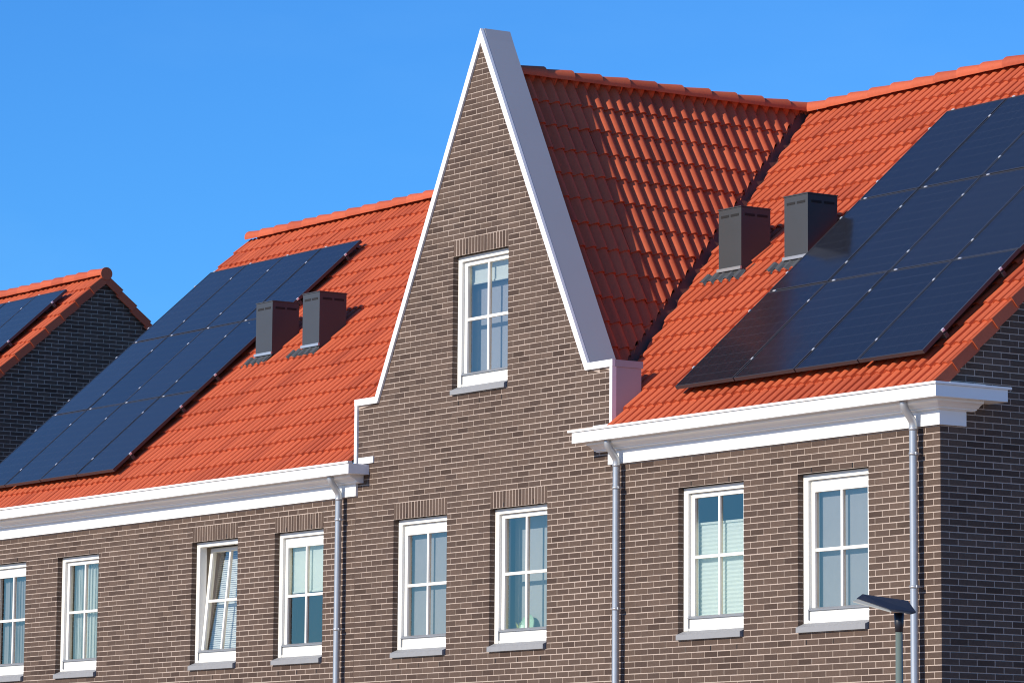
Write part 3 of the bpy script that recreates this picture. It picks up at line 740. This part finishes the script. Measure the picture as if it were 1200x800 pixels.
# verge tiles: L-shaped edge tiles with a hanging side flange
def verge_mesh(side, back=False):
    q = MB(); L_ = TG+.03; w = .165; hgt = .075; th = .016
    def sec(y, up, o):
        z0 = up
        P = [(-w, z0+.004), (-w*.80, z0+HR*.85), (-w*.62, z0+HR), (-w*.45, z0+HR*.75), (-w*.36, z0+.008), (-.035, z0+.010), (-.02, z0+HR*.9), (o-.006, z0+HR), (o, z0+HR-.008), (o, z0-hgt), (o-th, z0-hgt)]
        return [(side*a, y, z) for a, z in P]
    A, B = sec(0, LIFT, .014), sec(L_, LIFT*(1-L_/TG), -.002); n = len(A)
    q.v = A+B
    for k in range(n-1): q.f.append((k, k+1, n+k+1, n+k)); q.sm.append(False)
    o = len(q.v); U = [(x, y+.003, z-.024) for k, (x, y, z) in enumerate(A[:8])]
    q.v += [tuple(p) for p in A[:8]]+U
    for k in range(7): q.f.append((o+k, o+8+k, o+8+k+1, o+k+1)); q.sm.append(False)
    # front end of the hanging flange
    z0 = LIFT; q.quad((side*.014, 0, z0+HR-.008), (side*(.014-th-.012), 0, z0+HR-.02), (side*(.014-th-.012), 0, z0-hgt), (side*.014, 0, z0-hgt))
    return q.mesh('verge_tile', 'tile')
VGR, VGL = verge_mesh(1), verge_mesh(-1)
def lay_verge(roof, me, X, dy=0.0, back=False):
    for r in range(ROWS):
        if not back: fr = roof_frame(base_pt(X)+Vector((0, dy, 0)), Vector((1, 0, 0)), VS)
        else:
            v2 = Vector((0, -VS.y, VS.z)); o = base_pt(X); fr = roof_frame(Vector((X, 2*RY-o.y+dy, o.z)), Vector((-1, 0, 0)), v2)
        put('verge_tile', me, roof, fr @ Matrix.Translation((0, r*TG, random.uniform(0, .002))))
lay_verge(roof_r, VGR, XV); lay_verge(roof_l, VGL, XL-.055); lay_verge(roof_f, VGR, FX+.06, FDY); lay_verge(roof_f, VGL, FX+.06, FDY, back=True)

# ------------------------------------------------------------------ roof vents
def vent(house, x0):
    y0, y1, zt = 1.95, 2.35, 8.66; x1 = x0+.41
    q = MB(); zr = EZ+SLOPE*(y0-EY)
    q.box(x0, x1, y0, y1, zr-.25, zt-.012); v = put('roof_vent', q.mesh('roof_vent', 'vent'), house)
    c = MB(); c.box(x0-.008, x1+.008, y0-.008, y1+.008, zt-.0115, zt); put('vent_cap', c.mesh('vent_cap', 'vent'), v)
    for k in (0, 1):
        a = x0+.045+k*.175; s = MB(); s.box(a, a+.145, y0-.003, y0+.01, zt-.105, zt-.078); put('vent_slot', s.mesh('vent_slot', 'black'), v)
        a = y0+.045+k*.175; s = MB(); s.box(x1-.01, x1+.003, a, a+.140, zt-.105, zt-.078); put('vent_slot', s.mesh('vent_slot', 'black'), v)
    # lead apron dressed over the tiles in front, soakers at the sides
    f = MB(); n = 36; wx0, wx1 = x0-.24, x1+.05
    def ap(i, t):
        x = wx0+(wx1-wx0)*i/n; u = (x-(XV-.16-27*TW)) if house is house_r else (x-(XL-.055+.16))
        l = .15+.008*math.sin(i*1.7)
        P = base_pt(x)+VS*((y0-EY)/math.cos(al)+.03-l*t)+NS*(prof(u % TW)*(1-.35*(1-t))+LIFT+.008+(.02*(1-t)))
        return tuple(P)
    for i in range(n):
        for t0, t1 in ((0, .5), (.5, 1)): f.quad(ap(i, t1), ap(i+1, t1), ap(i+1, t0), ap(i, t0), smooth=True)
    put('lead_apron', f.raw('lead_apron', 'lead'), v)
    for xa, xb in ((x0-.09, x0), (x1, x1+.05)):
        s = MB()
        A = base_pt(0)+VS*((y0-EY)/math.cos(al))+NS*.02; B = base_pt(0)+VS*((y1+.12-EY)/math.cos(al))+NS*.02
        s.quad((xa, A.y, A.z), (xb, A.y, A.z), (xb, B.y, B.z), (xa, B.y, B.z))
        put('side_flashing', s.raw('side_flashing', 'lead'), v)
    e = MB(); zz = zr+.045; e.box(x0-.012, x1+.012, y0-.022, y0-.001, zz-.02, zz+.014); put('base_edge', e.mesh('base_edge', 'zinc'), v)
for x in (-.835,): vent(house_r, x)
vent(house_r, .345); vent(house_l, -10.86); vent(house_l, -9.69)

# ------------------------------------------------------------------ solar panels
PW, PH, PT = .991, 1.630, .040
def panel_meshes():
    fr = MB(); b = .014
    for (a, c, d, e) in ((0, PW, 0, b), (0, PW, PH-b, PH), (0, b, b, PH-b), (PW-b, PW, b, PH-b)): fr.box(a, c, d, e, 0, PT)
    ce = MB(); ce.box(b, PW-b, b, PH-b, .006, PT-.003)
    cl = MB(); cl.box(-.017, .005, -.016, .016, PT-.02, PT+.005)
    rl = MB(); rl.box(-.02, PW+.02, -.02, .02, -.052, -.003); rl.box(.18, .22, -.10, .06, -.085, -.050); rl.box(.78, .82, -.10, .06, -.085, -.050)
    return fr.mesh('frame', 'pframe'), ce.mesh('cells', 'cells'), cl.mesh('clamp', 'clamp'), rl.mesh('mounting_rail', 'pframe')
PF, PC, PCL, PRL = panel_meshes()
HZ = MB(); HZ.box(-.022, .022, -.004, .014, PT-.012, PT+.005); PCH = HZ.mesh('clamp', 'clamp')
ROWN = ('bottom', 'middle', 'top')
def array(x0, rows, dy, label, group, cols=4, up=0.0):
    px_, py_ = 1.008, (PY1-PY0)/3/math.cos(al)
    for r in rows:
        for c in range(cols):
            s0 = (PY0-EY+up)/math.cos(al)+r*py_
            o = base_pt(x0+c*px_)+Vector((0, dy, 0))+VS*s0+NS*(CREST+.075+random.uniform(-.002, .002))
            fr = roof_frame(o, Vector((1, 0, 0)), VS)
            e = thing('solar_panel', (0, 0, 0), label(r, c), 'solar panel', group, world=False); e.matrix_basis = fr @ Matrix.Rotation(random.gauss(0, .0012), 4, 'X') @ Matrix.Rotation(random.gauss(0, .0012), 4, 'Y')
            put('frame', PF, e); put('cells', PC, e)
            for t in (.2, .8):
                put('mounting_rail', PRL, e, Matrix.Translation((0, PH*t, 0)))
                put('clamp', PCL, e, Matrix.Translation((0, PH*t, 0)))
                if c == cols-1: put('clamp', PCL, e, Matrix.Translation((PW+.012, PH*t, 0)))
            put('clamp', PCH, e, Matrix.Translation((.10, PH, 0)))
CN = ('leftmost', 'second', 'third', 'rightmost')
def lab_r(r, c): return ('leftmost panel' if c == 0 else 'rightmost panel' if c == 3 else ('second' if c == 1 else 'third')+' panel from left')+' in the '+ROWN[r]+' row of the right roof solar array'
def lab_l(r, c): return ('leftmost panel' if c == 0 else 'rightmost panel' if c == 3 else ('second' if c == 1 else 'third')+' panel from left')+' in the '+ROWN[r]+' row of the left roof solar array'
array(.905, (0, 1, 2), 0, lab_r, 'solar panels on the right roof')
array(-15.275, (0, 1, 2), .015, lab_l, 'solar panels on the left roof')
def lab_f(r, c): return ('dark solar panel farthest from the verge on the distant house roof', 'middle solar panel on the distant house roof', 'dark solar panel nearest the verge of the distant house roof')[c]
array(-20.56-3*1.008+.014, (2,), FDY, lab_f, 'solar panels on the distant roof', cols=3, up=.41)

# ------------------------------------------------------------------ street lamp
LP = Vector((8.1795, -2.8736, 3.6393))
lamp = thing('street_lamp', (LP.x, LP.y, 0), 'dark flat headed street lamp in front of the lower right window', 'street lamp')
q = MB(); q.tube([(LP.x, LP.y, 0), (LP.x, LP.y, 1.0), (LP.x, LP.y, LP.z-.10)], [.055, .040, .030], 18); put('pole', q.mesh('pole', 'lampgreen'), lamp)
q = MB(); q.tube([(LP.x, LP.y, LP.z-.13), (LP.x, LP.y, LP.z-.06), (LP.x, LP.y, LP.z+.03)], [.033, .038, .043], 18); put('collar', q.mesh('collar', 'lampdark'), lamp)
B_, C_, D_, F_ = Vector((7.8861, -3.0311, 3.8220)), Vector((8.1402, -2.7434, 3.7672)), Vector((8.3783, -2.8539, 3.6620)), Vector((8.2384, -3.0271, 3.6795))
G_ = Vector((7.9790, -3.1672, 3.7761))
def plate(name, pts, th, mat):
    q = MB(); n = len(pts); up = Vector((0, 0, th)); i = 0
    q.v = [tuple(p) for p in pts]+[tuple(p+up) for p in pts]; q.f = [tuple(range(n)), tuple(range(2*n-1, n-1, -1))]+[(k, n+k, n+(k+1) % n, (k+1) % n) for k in range(n)]; q.sm = [False]*len(q.f)
    return put(name, q.mesh(name, mat), lamp)
plate('lamp_head', [B_, C_, D_, Vector((8.3651, -2.9004, 3.6485)), F_, G_], .014, 'lampdark')
plate('lamp_lens', [Vector((7.9883, -3.2178, 3.7556)), Vector((7.9880, -3.1560, 3.7769)), Vector((8.2264, -3.0265, 3.6843)), Vector((8.2645, -3.0253, 3.6641))], .008, 'lampglass')
